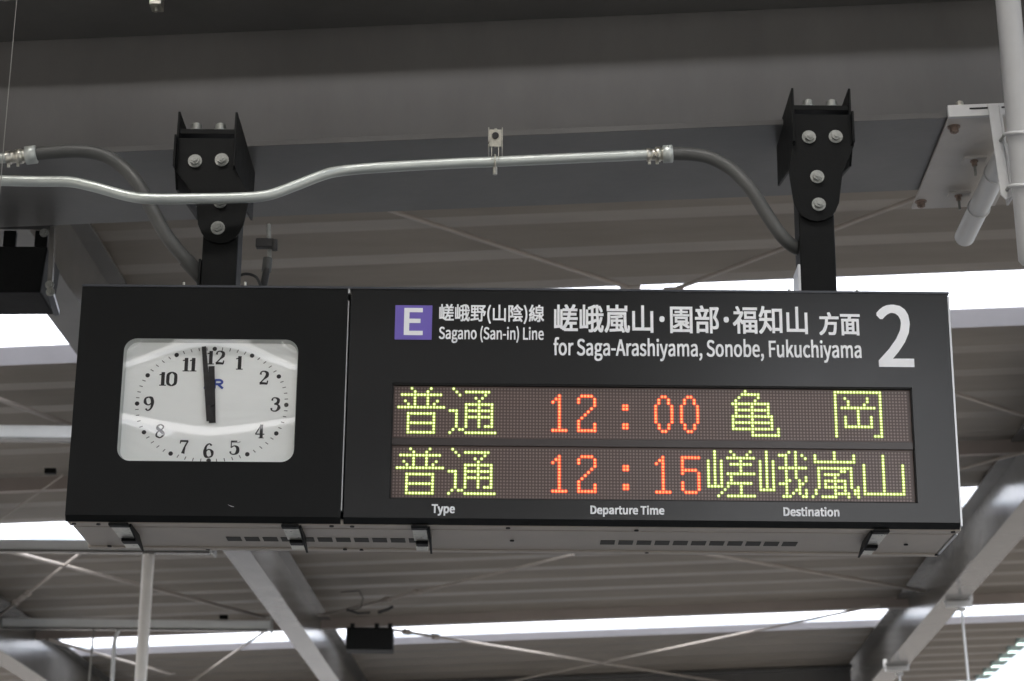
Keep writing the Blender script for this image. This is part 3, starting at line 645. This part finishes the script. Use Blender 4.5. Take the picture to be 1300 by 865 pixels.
# clamp that holds the conduit to the flange edge
cpt = at_y(629, 183, 5.10); t = thing('conduit_clamp', 'small zinc beam clamp holding the conduit mid-span', 'clamp', cpt)
x, y, z = cpt; y = 5.06
b = MB()
b.box((x-.019, y, z-.028), (x-.0165, y+.11, z+.030)).box((x+.0165, y, z-.028), (x+.019, y+.11, z+.030)).box((x-.0160, y, z-.024), (x+.0160, y+.003, z+.024))
b.build('clamp_body', 'zinc', t, bevel=.0006)
MB().cyl((x, y-.001, z+.006), (x, y-.0035, z+.006), .009, 14).build('clamp_hole', 'gap', t)
MB().cyl((x, y+.06, z+.0), (x, y+.06, z+.052), .004, 8).build('clamp_screw', 'zinc', t)
b = MB(); cz_ = at_y(629, 205.5, 5.06).z
pts = [Vector((x, y+.0+.0175*math.sin(a), cz_+.0175*math.cos(a))) for a in [math.radians(k*20) for k in range(19)]]
for q in pts: q.y = 5.06+(q.y-y)
b.tube(pts, .0030, 6); b.box((x-.010, y-.017, cz_-.001), (x-.008, y-.013, cz_+.045)).box((x+.008, y-.017, cz_-.001), (x+.010, y-.013, cz_+.045)).cyl((x, y, cz_-.016), (x, y, cz_-.036), .006, 8)
b.build('saddle', 'zinc', t)
# second clamp on the upper flange, at the top edge of the picture
p = at_y(197, 0, 5.12); t = thing('beam_clamp', 'small zinc clamp at the very top edge of the picture', 'clamp', p)
b = MB(); b.box((p.x-.016, p.y, p.z-.012), (p.x+.016, p.y+.05, p.z+.05)).cyl((p.x, p.y+.02, p.z-.013), (p.x, p.y+.02, p.z-.026), .005, 8); b.build('clamp_body', 'zinc', t, bevel=.002)

# cable with plug beside the left bracket
t = thing('hanging_cable', 'thin black cable with a plug hanging behind the left bracket', 'cable', at_y(341, 310, 5.35))
MB().cyl(at_y(341, 285, 5.35), at_y(342, 330, 5.35), .006, 8).build('cable_lead', 'bolt', t)
b = MB(); p = at_y(338, 309, 5.34); b.box((p.x-.028, p.y-.01, p.z-.014), (p.x+.022, p.y+.012, p.z+.012)); b.cyl(at_y(349, 305, 5.33), at_y(349, 318, 5.33), .008, 8); b.build('plug', 'cable', t, bevel=.003)
MB().cyl(at_y(340, 328, 5.35), at_y(338, 345, 5.35), .013, 10).build('plug_sleeve', 'flex', t)
MB().tube(path([(339, 340, 5.35), (336, 356, 5.33), (333, 368, 5.3)]), .010, 8).build('cable_tail', 'cable', t)
MB().tube(path([(300, 352, 5.2), (312, 348, 5.2), (325, 352, 5.2), (332, 366, 5.2)]), .004, 6).build('cable_loop', 'cable', t)

# ================================================================ RIGHT-HAND MOUNT
W_ = CB_W-.0005
p00 = uvw(at_w(1205, 146, W_)); p10 = uvw(at_w(1156, 262, W_))
u0 = (p00.x+p10.x)/2; v0 = p00.y; v1 = p10.y
t = thing('pipe_mount', 'off-white bolted mounting plate clamped under the beam at the right', 'mounting plate', RF(u0+.1, v0, W_))
MB().box((u0, v0, W_-.010), (u0+.245, v1, W_-.002), RF).build('plate', 'plate', t, bevel=.001)
MB().box((u0-.002, v0-.014, W_-.012), (u0+.20, v0-.001, W_+.022), RF).build('front_edge', 'white', t, bevel=.001)
MB().box((u0+.055, v0-.016, W_+.007), (u0+.19, v0-.0145, W_+.011), RF).build('edge_slot', 'gap', t)
hexbolt(RF(u0+.035, v0+.005, W_+.023), N, .010, .012, t, 'clamp_bolt', 'zinc')
for px, py in ((1211, 161), (1169, 256)):
    c = at_w(px, py, W_-.0105); hexbolt(c, -N, .012, .014, t, 'bolt', 'rust')
# stub pipe held by two pipe clips
pa = uvw(at_w(1270, 205, W_-.075)); pb = uvw(at_w(1229, 297, W_-.075)); uu = (pa.x+pb.x)/2
t = thing('stub_pipe', 'short white pipe clipped under the mounting plate at the right', 'pipe', RF(uu, pa.y, W_-.07))
a_ = RF(uu, pa.y-.05, W_-.072); e_ = RF(uu, pb.y+.04, W_-.072)
MB().tube([a_, e_-V*.006, e_], [.030, .030, .026], 20).build('pipe', 'white', t)
for f in (.22, .62):
    c = a_+(e_-a_)*f
    MB().tube([c-V*.003, c+V*.003], .0335, 18).build('pipe_band', 'white', t)
    for s in (-1,):
        MB().box((-.085, -.018, .040), (-.02, .018, .048), lambda x, y, z: c+U*x+V*y+N*z).build('clip_foot', 'plate', t, bevel=.002)
        hexbolt(c+U*(-.055)+N*.039, -N, .008, .012, t, 'clip_bolt', 'rust')
        MB().cyl(c+U*(-.055)+N*.03, c+U*(-.055)-N*.005, .004, 8).build('clip_stud', 'bolt', t)
# upright pipe at the right edge, with angle bracket and U-bolts
d0 = 4.98
P0 = at_y(1280.5, 10, d0); P1 = at_y(1309, 330, d0+.12); dirp = (P0-P1).normalized()
t = thing('upright_pipe', 'pale grey upright pipe at the right edge of the picture', 'pipe', P1)
MB().tube([P1-dirp*.012, P1, P0+dirp*1.2], [.024, .0325, .0325], 24).build('pipe', 'white', t)
for py in (172, 238):
    f = (py-10)/320; c = P0+(P1-P0)*f; b = MB()
    pts = [c+(Vector((math.cos(a), -math.sin(a), 0)))*.039+Vector((0, 0, -.012*math.sin(a))) for a in [math.radians(10+k*17) for k in range(11)]]
    b.tube(pts, .0052, 8); b.build('u_bolt', 'white', t)
    MB().cyl(c+Vector((-.039, 0, 0)), c+Vector((-.036, .07, .01)), .0048, 8).build('bolt_end', 'bolt', t)
a1 = at_y(1258, 133, 5.10); a2 = at_y(1274, 250, 5.10)
t = thing('angle_bracket', 'pale angle bar between the mounting plate and the upright pipe', 'bracket', a1)
dd = (a2-a1)
MB().prism([a1+Vector((-.008, 0, 0)), a1+Vector((.020, 0, 0)), a2+Vector((.020, 0, 0)), a2+Vector((.006, 0, -.008)), a2+Vector((-.006, 0, .006))], (0, .006, 0)).build('front_leg', 'white', t, bevel=.001)
MB().prism([a1+Vector((.021, 0, 0)), a1+Vector((.021, .06, 0)), a2+Vector((.021, .06, 0)), a2+Vector((.021, 0, 0))], (.006, 0, 0)).build('side_leg', 'white', t)

# ================================================================ BACKGROUND THINGS
# black display box at the left edge
YD = 5.75
def Q(px, py, y=YD): return at_y(px, py, y)
t = thing('hanging_screen', 'black box hanging from a black frame at the left edge', 'screen', Q(20, 380))
tl, tr, brq, blq = Q(-160, 311), Q(60, 313), Q(51, 371, YD+.06), Q(-165, 372, YD+.06)
dpt = Vector((0, .19, -.005))
MB().hexa([blq, brq, blq+dpt, brq+dpt, tl, tr, tl+dpt, tr+dpt]).build('screen_body', 'black', t, bevel=.004)
p = Q(-160, 284); q = Q(67, 286)
MB().box((p.x, YD, q.z), (q.x, YD+.04, q.z+.028)).build('frame_bar', 'black', t, bevel=.002)
fa, fb = Q(66, 287), Q(62, 370, YD+.02); fc = Q(72, 400, YD+.22)
MB().prism([fa+Vector((-.006, 0, 0)), fa+Vector((.008, 0, 0)), fb+Vector((.008, 0, 0)), fb+Vector((-.006, 0, 0))], (0, .02, 0)).build('side_bar', 'beam', t)
MB().prism([fb+Vector((-.004, 0, -.006)), fb+Vector((.010, 0, 0)), fc+Vector((.008, 0, 0)), fc+Vector((-.008, 0, -.004))], (0, 0, .014)).build('side_bar', 'darktrim', t)
for px, py in ((64, 371), (63, 362), (56, 296)): hexbolt(Q(px, py, YD-.01), (0, -1, 0), .009, .008, t, 'bolt', 'bolt')
for px in (12, 52): MB().box((Q(px-9, 300).x, YD+.01, Q(px, 311).z), (Q(px+7, 300).x, YD+.03, Q(px, 291).z)).build('frame_lug', 'black', t, bevel=.003)

# black speaker hanging by the left beam
sp_c = at_w(468, 812, 3.12); t = thing('black_speaker', 'small black box speaker hanging in front of the lowest skylight', 'speaker', sp_c)
def K(px, py): return at_y(px, py, sp_c.y)
a, b_ = K(438.5, 824.5), K(499, 796.5)
MB().box((a.x, sp_c.y, a.z), (b_.x, sp_c.y+.22, b_.z)).build('cabinet', 'black', t, bevel=.012)
for px in (447, 478, 495): c = K(px, 797); MB().box((c.x-.018, sp_c.y+.02, c.z-.002), (c.x+.018, sp_c.y+.06, c.z+.04)).build('mount_lug', 'black', t)
MB().tube([K(432, 752), K(456, 750), K(461, 760), K(458, 772), K(440, 776)], .0045, 8).build('mount_loop', 'cable', t)
MB().tube([K(440, 774), K(455, 779), K(470, 778)], .010, 8).build('mount_strap', 'cable', t)
MB().tube([K(480, 778), K(492, 774), K(499, 770)], .013, 8).build('mount_strap', 'cable', t)

# white pole and hangers at the lower left
c = at_y(189, 699, s2.y+.04); c.z = 3.19
t = thing('round_pole', 'white round pole standing under the clock end of the sign', 'pole', (c.x, c.y, -1.6))
MB().cyl((c.x, c.y, -1.6), (c.x, c.y, 3.20), .042, 20).build('pole_tube', 'polewhite', t)
MB().cyl((c.x, c.y, -1.6), (c.x, c.y, -1.58), .10, 20).build('base_plate', 'white', t)
for nm, px, lab, r, w in (('hanger_rod', 119, 'thin steel rod hanging from the lowest strut at the left', .009, 'wire'), ('hanger_rod', 147, 'thicker hooked rod hanging beside the white pole', .018, 'strut')):
    a = at_y(px, 800, s3.y+.03); t = thing(nm, lab, 'rod', a, 'rods hanging from the lowest strut')
    pts = [a, at_y(px-6 if px > 130 else px-6, 866, s3.y+.03)]
    if px > 130: pts = path([(151, 800, s3.y+.03), (146, 812, s3.y+.03), (144, 835, s3.y+.03), (142, 880, s3.y+.03)], 5)
    MB().tube(pts, r, 8).build('rod', w, t)
# beam clamps with drop rods on the right beam
for (px0, px1, py, rodto, lab) in ((1201, 1233, 766, (1231, 880), 'beam clamp with a long drop rod on the right roof beam'), (1124, 1153, 848, (1143, 890), 'beam clamp at the bottom edge on the right roof beam')):
    a = at_w(px0, py, WB-.02); b_ = at_w(px1, py, WB-.02); ua, ub = uvw(a), uvw(b_); t = thing('rod_clamp', lab, 'clamp', a, 'clamps with drop rods on the right roof beam')
    MB().box((ua.x, ua.y, WB-.05), (ub.x, ua.y+.045, WB-.003), RF).build('channel', 'white', t, bevel=.003)
    MB().box((ua.x-.01, ua.y+.0, WB-.01), (ua.x+.02, ua.y+.05, WB+.06), RF).build('clamp_jaw', 'white', t, bevel=.003)
    MB().box((ub.x-.02, ua.y+.0, WB-.01), (ub.x+.01, ua.y+.05, WB+.06), RF).build('clamp_jaw', 'white', t, bevel=.003)
    c = at_w(px0+(px1-px0)*.62, py+8, WB-.05); e = at_y(*rodto, c.y)
    MB().cyl(c, e, .010, 8).build('drop_rod', 'strut', t)
    MB().box((c.x-.03, c.y-.02, c.z-.01), (c.x+.03, c.y+.02, c.z+.012)).build('rod_nut', 'white', t)
# thin wire at the upper left
w1 = [at_y(24, -30, 4.9), at_y(14, 80, 4.9), at_y(5, 180, 4.9), at_y(-6, 320, 4.9)]
tag(MB().tube(w1, .0012, 6).build('thin_wire', 'wire'), 'thin wire falling along the upper left edge', 'wire')
# small black junction clips on the lowest and middle struts
for px, py, z, lab in ((284, 784, 3.30, 'small black clip on the lowest strut near the left beam'), (64, 599, 3.30, 'small black clip on the purlin left of the clock')):
    p = at_z(px, py, z)
    tag(MB().box((p.x-.035, p.y-.02, p.z-.015), (p.x+.035, p.y+.02, p.z+.02)).build('cable_clip', 'black', bevel=.004), lab, 'clip')
